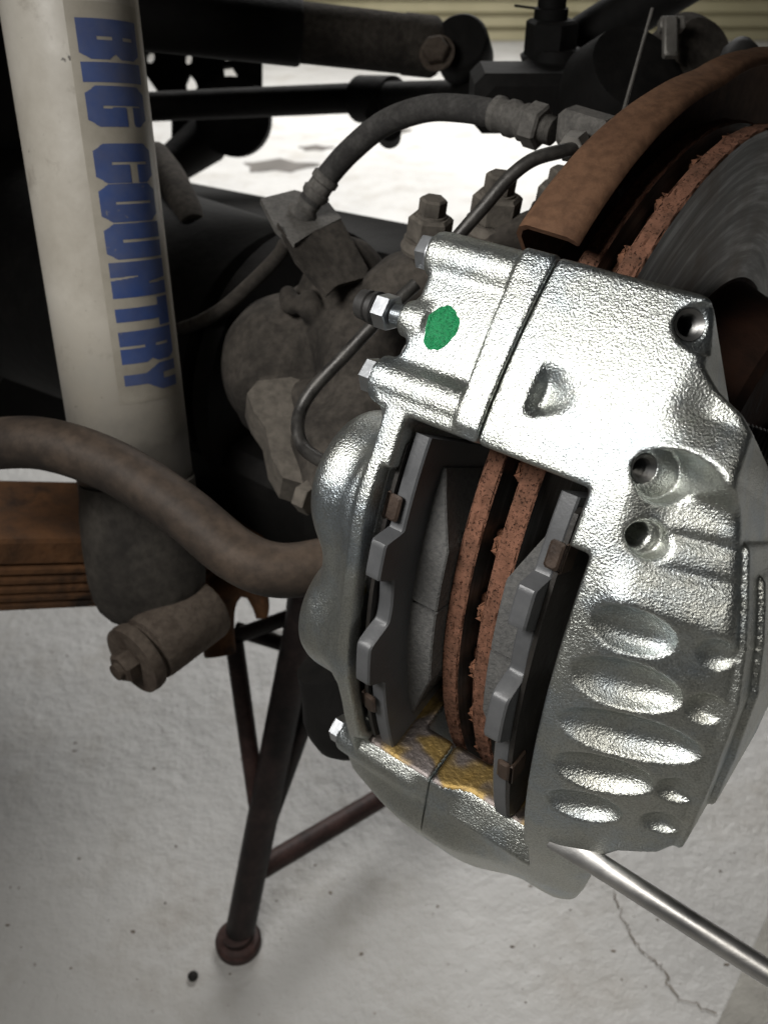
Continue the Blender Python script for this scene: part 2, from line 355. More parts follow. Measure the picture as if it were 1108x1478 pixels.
HOLES = [((46.5, 137.0, -3.0), (.62, -.10, .78), 4.6, 7.5, (7, 0)), ((51.5, 92.5, -4), (.80, .0, .60), 4.2, 8.2, (8, 0)), ((57, 73.5, -4.5), (.80, .0, .60), 3.9, 5.6, (7, 0))]
DIMS = [(65.5, 46.0, 10, 6.4, 5), (68, 27.5, 13, 6.9, 5.4), (73, 9, 17, 6.9, 5.4), (69, -9.5, 12.5, 6.6, 5), (66, -27.5, 9.5, 6.0, 4.6),
        (88, 47, 4.5, 4.5, 3), (90, 27, 4.5, 4.5, 3), (90, -9, 5, 4.5, 3), (89, -27, 5, 4.5, 3)]
def right_half():
    A, T, Z, S, D, lo, vox = grid(-2, 104)
    S = S.astype(np.float32)
    h = -0.43 * softp(A - 57, 3.5) * (1 - .62 * sstep(66, 96, S))
    up = sstep(83, 86, S)
    h += 0.45 * up * (1 - sstep(7.5, 13.5, A - .03 * (S - 83)))
    # wedge shaped recess beside the flange: steep on its left, running out to the right
    w_ = np.clip((A - 13) / 13, 0, 1)
    h -= 4.6 * sstep(10.0, 15.0, A) * (1 - w_) * sstep(94 + 5 * w_, 99.5 + 5 * w_, S) * (1 - sstep(106 - 4 * w_, 115 - 2 * w_, S))
    m = sstep(50, 63, A)
    ks = np.arange(-160, 160, .25); kp = np.interp(ks, [41, 52, 54.5, 57, 86, 90, 96, 99, 113, 120, 150], [0, 2.8, 3.2, 2.6, -7, -7, 2.2, 2.0, -4.0, -3, 0])
    kern = np.exp(-(np.arange(-12, 13) * .25 / 1.0) ** 2); kp = np.convolve(np.pad(kp, 12, mode='edge'), kern / kern.sum(), 'valid')
    h += np.interp(S, ks, kp).astype(np.float32) * m
    h -= 1.3 * np.exp(-((S - 78 - .12 * (A - 75)) / 2.2) ** 2) * sstep(60, 68, A)
    h -= 1.0 * np.exp(-((S - 67.5 - .1 * (A - 75)) / 2.0) ** 2) * sstep(58, 70, A)
    for a, s, la, ls, dp in DIMS:
        q = ((A - a) / la) ** 2 + ((S - s) / ls) ** 2
        b_ = np.clip(1 - q / 1.55, 0, 1); h -= dp * 1.15 * (b_ * (1.6 - .6 * b_)) ** 1.1
    h += 9.0 * sstep(-84, -104, S) * (1 - .9 * sstep(8, 44, A))        # thick lower nose
    h -= (5.0 + 5 * sstep(4, 18, A)) * np.clip(1 - np.abs(S + 76) / 10, 0, 1) * (A < 49)
    am = np.interp(S, [-150, -131, -121, -113, -98, -60, -50, -46, -40, -30, 0, 30, 50, 64, 88, 98, 113, 117, 121, 126, 131, 146, 150],
                      [46, 52, 58, 65, 68, 72, 80, 91, 94.5, 95.5, 96.5, 96, 92, 88, 80, 77, 74.5, 70, 62, 56, 54.5, 50, 48]).astype(np.float32)
    body = smax((D - h) * .88, (A - am) * .9, 3.0)
    body = smax(body, S - 147, 4.0); body = smax(body, -S - (143 - 19 * sstep(15, 48, A)), 5.0); body = smax(body, -75 - D, 2)
    # stepped outer cover of the piston housing
    cov = smax(smax(A - am - 2.2, (D + 17), 1.0), np.abs(S - 20) - 62, 3); cov = smax(cov, -70 - D, 2); body = np.minimum(body, cov)
    cov = smax(smax(A - am - 4.4, (D + 30), 1.0), np.abs(S - 22) - 50, 3); cov = smax(cov, -70 - D, 2); body = np.minimum(body, cov)
    body = smax(body, .25 - A, .6)                                   # joint face
    body = smax(body, -window(A, S, D), 2.0)
    slot = boxd(A, S, D, (-14, 18), (-300, 300), (-200, -24), 2); body = smax(body, -slot, 2)
    for p, d, r, cb, (back, _) in HOLES:
        q, t = line(A, S, D, p, d)
        body = smax(body, -np.maximum(q - r, -t - 13), .5)           # bore
        d = nrm(d); e = np.array([d[2], 0, -d[0]]) * (cb - r + .3); q, t = line(A, S, D, np.array(p) + e, d)
        body = smax(body, -np.maximum(q - cb, -t + .2), 1.5)          # spot face that scallops the slope beside it
    return surface_nets(body, lo, vox)
def left_half():
    A, T, Z, S, D, lo, vox = grid(-70, 2)
    h = np.zeros_like(A)
    up = sstep(83, 86, S)
    h += 1.6 * up * sstep(-11.5, -9.5, A + .05 * (S - 100))
    h -= 3.2 * sstep(-9.5, -11.5, A + .05 * (S - 100)) * sstep(84, 90, S)
    h -= 3.0 * sstep(-36.2, -38.2, A) * (np.abs(S) < 82)
    h += 9.0 * sstep(-84, -104, S) * sstep(-60, -10, A)
    h -= 5.0 * np.clip(1 - np.abs(S + 76) / 10, 0, 1) * (A > -35)
    am = np.interp(S, [-150, -140, -120, -100, -80, -70, -40, 76, 84, 90, 104, 112, 128, 140, 150], [-44, -45, -42, -43, -45, -38.5, -38, -38, -43, -44, -40.5, -42.5, -43.5, -45, -44]).astype(np.float32)
    body = smax((D - h) * .9, (am - A) * .95, 2.5); body = smax(body, np.abs(S) - 147, 4.0); body = smax(body, -75 - D, 2)
    for s, dd, rr in ((139, -7.5, 8.2), (90.5, -7.0, 8.4), (-86, -6, 8.0)):  # bolt bosses
        an = s / 195; q = np.hypot(T - (195 + dd) * math.sin(an), Z - (195 + dd) * math.cos(an)) - rr
        q = smax(q, -46.5 - A, 1.2); q = smax(q, A + 4, 6); body = smin(body, q, 2.2)
    for s, a1 in ((46, -62.5), (-22, -63)):                            # piston housings
        an = s / 195; q = np.hypot(T - 166 * math.sin(an), Z - 166 * math.cos(an)) - 27.5
        q = smax(q, a1 - A, 11); q = smax(q, A + 34, 2); body = smin(body, q, 9)
    an = 12 / 195; q = boxd(A, S, D, (-55, -34), (-24, 48), (-60, -6), 9); body = smin(body, q, 9)
    q = np.hypot(T - 188 * math.sin(113.5 / 195), Z - 188 * math.cos(113.5 / 195)) - 6.3   # bleeder boss
    q = smax(q, -46 - A, 1.5); q = smax(q, A + 36, 2); body = smin(body, q, 3)
    body = smax(body, A + .25, .6)
    body = smax(body, -window(A, S, D), 2.0)
    body = smax(body, -boxd(A, S, D, (-37, -28), (-70, 62), (-120, -7), 2), 1)
    slot = boxd(A, S, D, (-14, 18), (-300, 300), (-200, -24), 2); body = smax(body, -slot, 2)
    return surface_nets(body, lo, vox)
cal = thing('brake_caliper', 'new silver zinc plated brake caliper with a green paint dot, over the rusty disc', 'brake caliper', mat4=WHEEL)
def asd_of(V): rho = np.hypot(V[:, 1], V[:, 2]); return V[:, 0], np.arctan2(V[:, 1], V[:, 2]) * 195, rho - 195
for which, fn in (('right', right_half), ('left', left_half)):
    V, Q = fn()
    o = obj('caliper_half', (V / 1000, Q), [ZINC, GOLD], cal, local=True, sharp=180,
            label='outer casting half with scooped dimples and threaded holes' if which == 'right' else 'inner casting half with two piston bulges and bolt bosses')
    Cn = V[Q].mean(1); a, s, d = asd_of(Cn)
    gold = (s < -74.2) & (s > -76.8) & (a > -32) & (a < 47) & (d < -5.2)
    o.data.polygons.foreach_set('material_index', gold.astype(np.int32)); o.data.update()
    if which == 'left':                                              # green paint dot: a skin of paint on the casting
        from mathutils.bvhtree import BVHTree
        near = Q[(np.abs(a + 29) < 12) & (np.abs(s - 112) < 14) & (d > -14)]
        ix, iv = np.unique(near, return_inverse=True); bvh = BVHTree.FromPolygons([tuple(x) for x in V[ix]], [tuple(int(i) for i in f) for f in iv.reshape(near.shape)])
        P, nr, ns = [], 16, 72
        for i in range(nr + 1):
            for k in range(ns):
                t_ = k / ns * 2 * math.pi; e_ = (1 + .05 * math.sin(3 * t_ + 1) + .03 * math.sin(5 * t_) + .018 * math.sin(11 * t_ + 2)) * (i / nr)
                o_ = warp(-29.4 + 5.9 * e_ * math.cos(t_), 113.3 + 8.0 * e_ * math.sin(t_), 12) * 1000
                dr_ = Vector((0, -o_[1], -o_[2])).normalized(); hit = bvh.ray_cast(Vector(o_.tolist()), dr_)
                P.append(np.array(hit[0] - dr_ * (.22 * min(1, (nr - i) / 1.5 + .15))) if hit[0] is not None else o_ * .94)
        obj('paint_dot', (np.array(P) / 1000, np.array([(i * ns + k, i * ns + (k + 1) % ns, (i + 1) * ns + (k + 1) % ns, (i + 1) * ns + k) for i in range(nr) for k in range(ns)])), GREEN, cal, local=True, sharp=180)
def asd_pt(A, S, D): return AXLE + (Matrix(((va[0], vt[0], vr[0]), (va[1], vt[1], vr[1]), (va[2], vt[2], vr[2]))) @ Vector(warp(A, S, D).tolist()))
def asd_dir(S, d):     # direction given along (A, S, D) at arc S -> world
    an = S / 195; ts = vt * math.cos(an) - vr * math.sin(an); rs = vt * math.sin(an) + vr * math.cos(an); return nrm(va * d[0] + ts * d[1] + rs * d[2])
for p, d, r, cb, _ in HOLES[:2]:                                      # thread rings in the two tapped bores
    prof = []
    for k in range(6): prof += [((-.2 - k * 2.2) / 1000, (r + .1) / 1000), ((-.2 - (k + .5) * 2.2) / 1000, (r - 1.2) / 1000)]
    prof += [(-.0122, r / 1000), (-.0125, .0001)]
    obj('threaded_bore', lathe(np.array(asd_pt(*p)), asd_dir(p[1], d), prof, 40, cap=False), THREAD, cal, sharp=20)
for s, dd in ((139, -7.5), (90.5, -7.0), (-86, -6)):
    p = np.array(asd_pt(-46.2, s, dd))
    obj('bolt_head', join(lathe(p, -va, [(0, .0072), (.0008, .0072)], 24), hexagon(p - va * .0008, -va, .0064, .0055, .12, ph=.35)), PLATED, cal)
bp = np.array(asd_pt(-45, 113.5, -6.5))
bl = obj('bleeder_screw', join(lathe(bp, -va, sum([[(k * .0009, .0042), (k * .0009 + .00045, .0036)] for k in range(7)], []), 28), hexagon(bp - va * .0063, -va, .0064, .0062, .1, ph=.2),
     lathe(bp, -va, [(.012, .0034), (.0145, .0034)], 20)), PLATED, cal)
obj('rubber_cap', lathe(bp, -va, [(.0128, .0052), (.0134, .0060), (.0148, .0060), (.0154, .0050), (.0162, .0050), (.0168, .0056), (.0205, .0052), (.0218, .0036), (.0220, .0001)], 28), RUBBER, bl)

# ------------------------------------------------------------------ pads
def polar_sweep(Ss, fn):          # fn(S) -> list of (A, D) corner points
    return loft([np.array([asd_pt(a, s, d) for a, d in fn(s)]) for s in Ss])
def hump(s, c, w1, w2, hgt):      # plateau with sloping shoulders
    return hgt * float(sstep(0, 1, (1 - abs(s - c) / w1) * w2))
def pad(label, a_out, a_in, humps, fr, fr_tab, slot, s_lim, side):
    t = thing('brake_pad', label, 'brake pad', tuple(asd_pt((a_out + a_in) / 2, 0, -60)), group='brake pads in the caliper window')
    lo_, hi_ = min(a_out, a_in), max(a_out, a_in)
    def top(s):
        d = -8.0 - 1.5 * float(np.exp(-((s - 8) / 9.) ** 2))
        for c, w1, w2, hg in humps: d += hump(s, c, w1, w2, hg)
        return d
    def sec(s):
        d = top(s); c = .7
        return [(lo_, -62), (lo_, d - c), (lo_ + c, d), (hi_ - c, d), (hi_, d - c), (hi_, -62)]
    obj('backing_plate', polar_sweep(np.arange(s_lim[0], s_lim[1] + .1, 1.0), sec), PADPAINT, t, sharp=30)
    def sh(s): 
        d = -6.5 if (s_lim[0] + 6 < s < s_lim[1] - 4) else -9; o = 1.0
        x0, x1 = (lo_ - 2.0, lo_ - .4) if side < 0 else (hi_ + .4, hi_ + 2.0)
        return [(x0, -60), (x0, d), (x1, d), (x1, -60)]
    obj('shim', polar_sweep(np.arange(s_lim[0] + 3, s_lim[1] - 1, 2.0), sh), SHIM, t, sharp=30)
    f0, f1 = fr
    for s0, s1 in ((fr_tab[0], slot - .8), (slot + .8, fr_tab[3])):
        def fs(s):
            inner = f1
            k = np.interp(s, [fr_tab[0], fr_tab[1], fr_tab[2], fr_tab[3]], [.12, 1, 1, .12])
            x = f0 + (f1 - f0) * k; dd = -22.5
            a0, a1 = min(f0, x), max(f0, x); c = min(.6, (a1 - a0) * .3)
            return [(a0, -62), (a0, dd), (a1 - c, dd), (a1, dd - c), (a1, -62)] if f1 > f0 else [(a0, -62), (a0, dd - c), (a0 + c, dd), (a1, dd), (a1, -62)]
        obj('friction_block', polar_sweep(np.linspace(s0, s1, 44), fs), FRICTION, t, sharp=40)
    return t
P1 = pad('inner brake pad, grey backing plate nearest the white shock absorber', -27, -20.5, [(31, 10.5, 2.6, 9.5), (-14, 16, 2.0, 9.5)], (-20.5, -9.4), (-66, -34, 34, 66), 5.0, (-77, 77), -1)
P2 = pad('outer brake pad, grey backing plate nearest the dimpled caliper half', 35.3, 28.8, [(39, 10.5, 2.6, 9.5), (-5, 16, 2.0, 9.5)], (28.8, 14.6), (-66, -34, 34, 66), 1.0, (-75, 77), 1)
def clip(s, a, d, par):
    c = np.array(asd_pt(a, s, d)); obj('clip_tab', join(box(c, va, asd_dir(s, (0, 1, 0)), asd_dir(s, (0, 0, 1)), .0052, .0095, .0022, .0008),
        box(c - va * math.copysign(.0032, 30 - a if a > 0 else a + 100) * 1 - asd_dir(s, (0, 0, 1)) * .004, va, asd_dir(s, (0, 1, 0)), asd_dir(s, (0, 0, 1)), .0014, .0105, .0095, .0006)), CLIP, par)
clip(49, -25.5, -6.2, P1); clip(-44, -26.5, -6.2, P1); clip(57, 34.6, -6.2, P2); clip(-36, 34.6, -6.2, P2)
obj('locating_pin', lathe(np.array(asd_pt(-35.2, 9.5, -9)), asd_dir(9.5, (.75, 0, .66)), [(-.008, .0026), (.0010, .0026), (.0016, .0019), (.0018, .0001)], 20), BRASS, cal)

# ------------------------------------------------------------------ disc
disc = thing('brake_disc', 'vented brake disc with rusty orange rim and worn grey face', 'brake disc', mat4=WHEEL)
def ring_mesh(a0, a1, r0, r1, seg=900, outboard=True):
    prof = [(a0, r0), (a0, r0 + (r1 - r0) * .5), (a0, r1 - .0006), (a0 + .0006, r1)] + [(a0 + (a1 - a0) * k, r1) for k in np.linspace(.1, .9, 8)] + [(a1 - .0006, r1), (a1, r1 - .0006), (a1, r1 - .0012), (a1, r0 + (r1 - r0) * .5), (a1, r0)]
    V, F_ = [], []; an = np.arange(seg) / seg * 2 * math.pi; n = len(prof)
    nz = rng.normal(0, .00022, (n, seg)); nz = (nz + np.roll(nz, 1, 1) + np.roll(nz, -1, 1)) / 1.7
    for i, (x, r_) in enumerate(prof):
        rim = 3 <= i <= n - 5
        rr = r_ + (nz[i] if rim else 0); xx = x + (nz[i] * .35 if 3 <= i <= n - 5 else 0 * an)
        V.append(np.stack([xx + 0 * an, rr * np.sin(an), rr * np.cos(an)], -1))
    F_ = [(i * seg + k, i * seg + (k + 1) % seg, ((i + 1) % n) * seg + (k + 1) % seg, ((i + 1) % n) * seg + k) for i in range(n) for k in range(seg)]
    return np.concatenate(V), F_, n, seg
for a0, a1, lab in ((.0052, .0132, 'outer friction ring with worn grey face'), (-.0092, -.0018, 'inner friction ring')):
    V, F_, n, seg = ring_mesh(a0, a1, .103, .165)
    o = obj('friction_ring', (V, np.array(F_)), [DISC, RIMRUST], disc, lab, local=True, sharp=40)
    mi = np.zeros(n * seg, np.int32); mi[2 * seg:(n - 4) * seg] = 1; o.data.polygons.foreach_set('material_index', mi)
vane = None
for k in range(36):
    an = k / 36 * 2 * math.pi + .035
    if vane is None:
        P = box(np.array([.0017, 0, .130]), (1, 0, 0), (0, 1, 0), (0, 0, 1), .0066, .006, .050, .001)
        V, F_ = P; V = V + np.array([[.0, 0, 0]])
        nub = box(np.array([.0040, 0, .1602]), (1, 0, 0), (0, 1, 0), (0, 0, 1), .0044, .0085, .007, .0022)
        vane = obj('vane', join((V, F_), nub), VANERUST, disc, local=True); o = vane
        # the web is set back so that the gap reads dark; the nub stands at the rim
    else:
        o = vane.copy(); col.objects.link(o); o.parent = disc
    o.matrix_local = Matrix.Rotation(-an, 4, 'X')
def wl(prof, seg=96, cap=True): # lathe in wheel frame
    return lathe(np.zeros(3), np.array([1, 0, 0.]), prof, seg, cap)
obj('hat', wl([(.0, .104), (.0126, .104), (.0128, .101), (.024, .097), (.044, .094), (.047, .090), (.047, .045), (.048, .0001)]), HATRUST, disc, local=True)
hub = thing('wheel_hub', 'dark rusty wheel hub with threaded wheel studs behind the caliper', 'wheel hub', mat4=WHEEL)
obj('hub_cap', wl([(.0475, .046), (.075, .044), (.079, .040), (.080, .0001)], 48), HATRUST, hub, local=True)
for k in range(6):
    an = R(-71.6 + 60 * k); p = np.array([.0470, .0755 * math.sin(an), .0755 * math.cos(an)])
    prof = [(0, .0062)] + sum([[(.002 + .0016 * i, .0064), (.0028 + .0016 * i, .0054)] for i in range(32)], []) + [(.055, .0045), (.0552, .0001)]
    obj('wheel_stud', lathe(p, np.array([1, 0, 0.]), prof, 20, False), PIPE, hub, local=True)

# dust shield: rolled rim, cut off above the caliper
shd = thing('dust_shield', 'rusty brown splash shield curving behind the brake disc', 'dust shield', mat4=WHEEL)
def sector(prof, t0, t1, seg=90, narrow=True):
    secs = []
    for an in np.linspace(t0, t1, seg):
        g = float(np.interp(math.degrees(an), [70, 84, 99, 118, 150, 205], [1, 1, 1.05, 1.15, 1.25, 1.25]))
        kk = float(np.interp(math.degrees(an), [48, 60, 75, 95, 115], [1, .92, .75, .55, .45])); secs.append(np.array([[-.0045 + (a_ + .0045) * (kk if narrow else 1), r_ * g * math.sin(an), r_ * g * math.cos(an)] for a_, r_ in prof]))
    return loft(secs)
lip = [(-.0290, .150), (-.0290, .1775), (-.0270, .1815), (-.0235, .1835), (-.0080, .1822), (-.0050, .1805), (-.0042, .1790), (-.0052, .1785), (-.0082, .1800), (-.0232, .1815), (-.0258, .1798), (-.0273, .1765), (-.0273, .150)]
obj('rolled_rim', sector(lip, R(47.5), R(205)), SHIELDRUST, shd, local=True, sharp=50)
obj('shield_plate', sector([(-.0295, .055), (-.0295, .1505), (-.0277, .1505), (-.0277, .055)], R(47.5), R(205), 90, False), HATRUST, shd, local=True)
# ------------------------------------------------------------------ shock absorber with its lettering
s1, s2 = at(100, 0, .440), at(178, 560, .508)
sax = nrm(s2 - s1); stop = s1 - sax * .10; SR = .0328
send = s1 + sax * ((at(205, 735, .53) - s1) @ sax)
shock = thing('shock_absorber', 'thick white shock absorber with blue lettering down its side', 'shock absorber', tuple(at(215, 900, .545)))
L = np.linalg.norm(send - stop)
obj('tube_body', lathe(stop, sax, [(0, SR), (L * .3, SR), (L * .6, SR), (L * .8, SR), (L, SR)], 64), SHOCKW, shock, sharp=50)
cup0, cup1 = at(198, 690, .522), at(219, 893, .548); cax = nrm(cup1 - cup0); cx, cy, _ = frame(cax, AF); CL = np.linalg.norm(cup1 - cup0)
if cx @ AX < 0: cx, cy = -cx, -cy
secs = []
for k, wdt, dpt in [(0, .0326, .0326), (.12, .0334, .0332), (.25, .0346, .0338), (.45, .0352, .032), (.68, .0350, .027), (.82, .0335, .0235), (.91, .0305, .021), (.97, .0255, .018), (1., .019, .014), (1.015, .008, .006)]:
    an = np.arange(56) / 56 * 2 * math.pi; secs.append(cup0 + cax * CL * k + np.cos(an)[:, None] * cx * wdt + np.sin(an)[:, None] * cy * dpt)
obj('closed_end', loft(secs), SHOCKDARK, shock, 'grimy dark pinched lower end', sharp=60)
e0 = at(190, 955, .515)
eye = obj('eye_sleeve', join(lathe(e0, vu, [(.0, .0150), (.0, .0212), (.004, .0218), (.0075, .0212), (.0078, .0172), (.0115, .0172), (.012, .0198), (.016, .0205), (.056, .0205), (.059, .0195), (.059, .001)], 48)), BUSH, shock, sharp=40)
obj('mounting_bolt', join(lathe(e0 + vu * .003, -vu, [(0, .0148), (.001, .0148), (.0012, .001)], 32), hexagon(e0, -vu, .0098, .0085, .14, ph=.5), lathe(e0 - vu * .0085, -vu, [(-.001, .0052), (.003, .0050), (.0036, .001)], 20)), BUSH, shock)
fn_ = nrm((CAM - s1) - sax * ((CAM - s1) @ sax)); sx_ = np.cross(sax, fn_); sx_ = sx_ if sx_ @ AX > 0 else -sx_
def on_shock(s, al, off): 
    s, al = np.asarray(s, float)[..., None], np.asarray(al, float)[..., None]
    return s1 + sax * s + (fn_ * np.cos(al) + sx_ * np.sin(al)) * (SR + off)
ss = np.linspace(-.02, .34, 400); pp = on_shock(ss, np.full(400, .45), 0) - CAM
yy = PH / 2 - FPX * (pp @ AU) / (pp @ AF)
def s_of(y): return float(np.interp(y, yy, ss))
def sheet(s0, s1_, a0, a1, ns, na, off):
    S_, A_ = np.meshgrid(np.linspace(s0, s1_, ns), np.linspace(a0, a1, na), indexing='ij')
    V = on_shock(S_, A_, off).reshape(-1, 3); i, j = np.meshgrid(np.arange(ns - 1), np.arange(na - 1), indexing='ij'); b = (i * na + j).ravel()
    return V, np.stack([b, b + 1, b + na + 1, b + na], 1)
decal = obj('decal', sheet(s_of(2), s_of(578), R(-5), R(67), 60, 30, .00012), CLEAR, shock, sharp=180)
def inpoly(x, y, P):
    r_ = np.zeros(x.shape, bool); n = len(P)
    for i in range(n):
        x0, y0 = P[i]; x1, y1 = P[(i + 1) % n]
        c = ((y0 > y) != (y1 > y)) & (x < (x1 - x0) * (y - y0) / (y1 - y0 + 1e-12) + x0); r_ ^= c
    return r_
OCT = [(.18, 0), (.82, 0), (1, .16), (1, .84), (.82, 1), (.18, 1), (0, .84), (0, .16)]
SQ = [(0, 0), (1, 0), (1, 1), (0, 1)]
GLYPH = {   # (p along the reading direction, q up the letter); first polygon solid, the others cut out
    'B': [[(0, 0), (.84, 0), (1, .15), (1, .42), (.86, .52), (1, .62), (1, .86), (.86, 1), (0, 1)], [(.44, .26), (.52, .26), (.52, .50), (.44, .50)], [(.44, .68), (.52, .68), (.52, .87), (.44, .87)]],
    'I': [SQ],
    'G': [OCT, [(.48, .24), (.55, .24), (.55, .36), (.52, .38), (.52, .86), (.48, .86)], [(.48, .59), (1.1, .61), (1.1, .73), (.48, .71)]],
    'C': [OCT, [(.46, .25), (.53, .25), (.53, .87), (.46, .87)], [(.5, .54), (1.1, .53), (1.1, .67), (.5, .67)]],
    'O': [OCT, [(.46, .24), (.53, .24), (.53, .86), (.46, .86)]],
    'U': [[(.18, 0), (.82, 0), (1, .16), (1, 1), (0, 1), (0, .16)], [(.45, .26), (.54, .26), (.54, 1.1), (.45, 1.1)]],
    'N': [SQ, [(.42, -.1), (.52, -.1), (.43, .44), (.40, .44)], [(.60, .62), (.66, .62), (.62, 1.1), (.50, 1.1)]],
    'T': [[(.27, 0), (.73, 0), (.73, .74), (1, .74), (1, 1), (0, 1), (0, .74), (.27, .74)]],
    'R': [[(0, 0), (1, 0), (1, .40), (.90, .50), (1, .60), (1, .88), (.86, 1), (0, 1)], [(.45, -.1), (.54, -.1), (.54, .40), (.45, .40)], [(.45, .60), (.53, .60), (.53, .86), (.45, .86)]],
    'Y': [[(.3, 0), (.7, 0), (.7, .36), (1, .62), (1, 1), (.62, 1), (.62, .68), (.38, .68), (.38, 1), (0, 1), (0, .62), (.3, .36)]]}
for ch, y0, y1 in [('B', 27, 86), ('I', 90, 119), ('G', 124, 183), ('C', 207, 264), ('O', 265, 320), ('U', 322, 373), ('N', 377, 428), ('T', 432, 473), ('R', 476, 522), ('Y', 526, 564)]:
    n = 60; p = (np.arange(n) + .5) / n; Pg, Qg = np.meshgrid(p, p, indexing='ij'); g = GLYPH[ch]; ins = inpoly(Pg, Qg, g[0])
    for cut in g[1:]: ins &= ~inpoly(Pg, Qg, cut)
    V, Q = sheet(s_of(y0), s_of(y1), R(2), R(60), n + 1, n + 1, .00026); Q = Q[ins.ravel()]
    idx, inv = np.unique(Q, return_inverse=True)
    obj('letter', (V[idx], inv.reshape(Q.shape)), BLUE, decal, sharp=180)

# ------------------------------------------------------------------ stabiliser bar, springs, stand
bar_p = [at(-130, 640, .45), at(-40, 642, .445), at(60, 640, .435), at(160, 672, .428), at(260, 735, .42), at(340, 800, .415), at(400, 823, .415), at(470, 815, .42), at(560, 790, .43)]
obj('stabilizer_bar', tube(bar_p, .0128, 32, 14), BARP, None, 'bent brown stabilizer bar crossing in front of the white shock absorber', cat='stabilizer bar', sharp=60)
spr = thing('leaf_spring', 'stack of rusty spring leaves running behind the shock absorber', 'leaf spring', tuple(at(130, 830, .60)))
l0, l1 = at(-140, 752, .52), at(500, 752, .67)
for k, (dz, t0, t1, th) in enumerate([(.0, 0, 1, .018), (-.0145, .0, .93, .007), (-.0225, .02, .86, .0065), (-.030, .05, .80, .0065), (-.037, .08, .74, .0065), (-.044, .12, .64, .0065)]):
    d_ = l1 - l0; P0, P1_ = l0 + d_ * t0, l0 + d_ * t1
    x, y, dd = frame(d_); pts = []
    obj('leaf', bar(P0 + vz * dz, P1_ + vz * dz, .07 - .001 * k, th, bev=.002), LEAF, spr)
axl = thing('axle_housing', 'dark sooty axle housing running into shadow behind the shock absorber', 'axle', tuple(at(300, 650, .68)))
x0 = at(420, 525, .64)
obj('housing_tube', lathe(x0, -va, [(0, .080), (.01, .092), (.03, .092), (.05, .092), (.2, .095), (.4, .11), (.5, .13), (.7, .13)], 48), BLACK, axl, sharp=50)
obj('flange', lathe(x0 + va * .02, -va, [(0, .04), (0, .097), (.012, .099), (.014, .06)], 48), BLACK, axl)
obj('spring_pad', box(at(330, 672, .64), -va, vz, vu, .22, .075, .06, .01), BLACK, axl)
rail = thing('chassis_rail', 'black chassis rail in deep shadow left of the shock absorber', 'chassis rail', tuple(at(20, 600, .80)))
rc = at(10, 360, .80)
obj('rail_web', box(rc, AX, (0, 1, 0), vz, .17, .06, .42, .008), BLACK, rail)
obj('rail_flange', box(rc + np.array([0, -.05, .215]), AX, (0, 1, 0), vz, .17, .17, .008, .002), BLACK, rail)
obj('bump_stop', lathe(rc + np.array([-.02, -.06, -.02]), (0, -.5, -1), [(0, .030), (.02, .033), (.03, .026), (.04, .033), (.05, .025), (.06, .031), (.085, .012), (.087, .001)], 28), BLACK, rail)

ft = on_floor(345, 1362); top = on_floor(442, 862, .30); stand = thing('jack_stand', 'dark rusty tubular jack stand with a round foot on the pale floor', 'jack stand', tuple(ft))
ld = nrm(top - ft); ft = ft + vz * .006
obj('leg', tube([ft, top], .0118, 24, smooth=False), STAND, stand)
obj('foot', lathe(ft - vz * .006, vz, [(0, .0185), (.007, .0185), (.0095, .0165), (.0105, .012), (.018, .0125), (.019, .008)], 40), STANDRED, stand)
q1 = ft + ld * .10
far_leg = on_floor(640, 1100) ; top2 = top + np.array([.03, .03, .0])
obj('leg', tube([far_leg, top2], .0105, 20, smooth=False), STAND, stand)
obj('leg', tube([on_floor(330, 990) + np.array([.30, .55, 0]), top + np.array([.0, .04, 0])], .0105, 20, smooth=False), STAND, stand)
br0 = ft + ld * .068; obj('brace', tube([br0, on_floor(552, 1150, .045)], .0088, 20, smooth=False), STANDRED, stand)
obj('brace', tube([ft + ld * .115, at(338, 925, .66)], .0068, 18, smooth=False), STANDRED, stand)
obj('brace', tube([ft + ld * .085, at(478, 930, .66)], .0075, 18, smooth=False), STAND, stand)
obj('brace', tube([at(330, 922, .665), at(436, 884, .64)], .0058, 16, smooth=False), STAND, stand)
obj('brace', tube([at(340, 908, .665), at(470, 948, .66)], .0058, 16, smooth=False), STAND, stand)
obj('saddle', tube([at(440, 880, .634), at(452, 800, .62)], .0135, 24, smooth=False), STAND, stand)
clampv = tube([at(318, 945, .60), at(312, 900, .60), at(318, 862, .60), at(342, 842, .60), at(366, 850, .60), at(376, 872, .60), at(378, 892, .60)], [.0105, .012, .012, .010, .008, .006, .004], 16)
obj('spring_shackle', join(clampv, tube([at(296, 930, .61), at(300, 850, .61), at(330, 820, .61)], .012, 16)), LEAF, None, 'rusty curved shackle hooked under the spring beside the jack stand', cat='shackle', sharp=60)

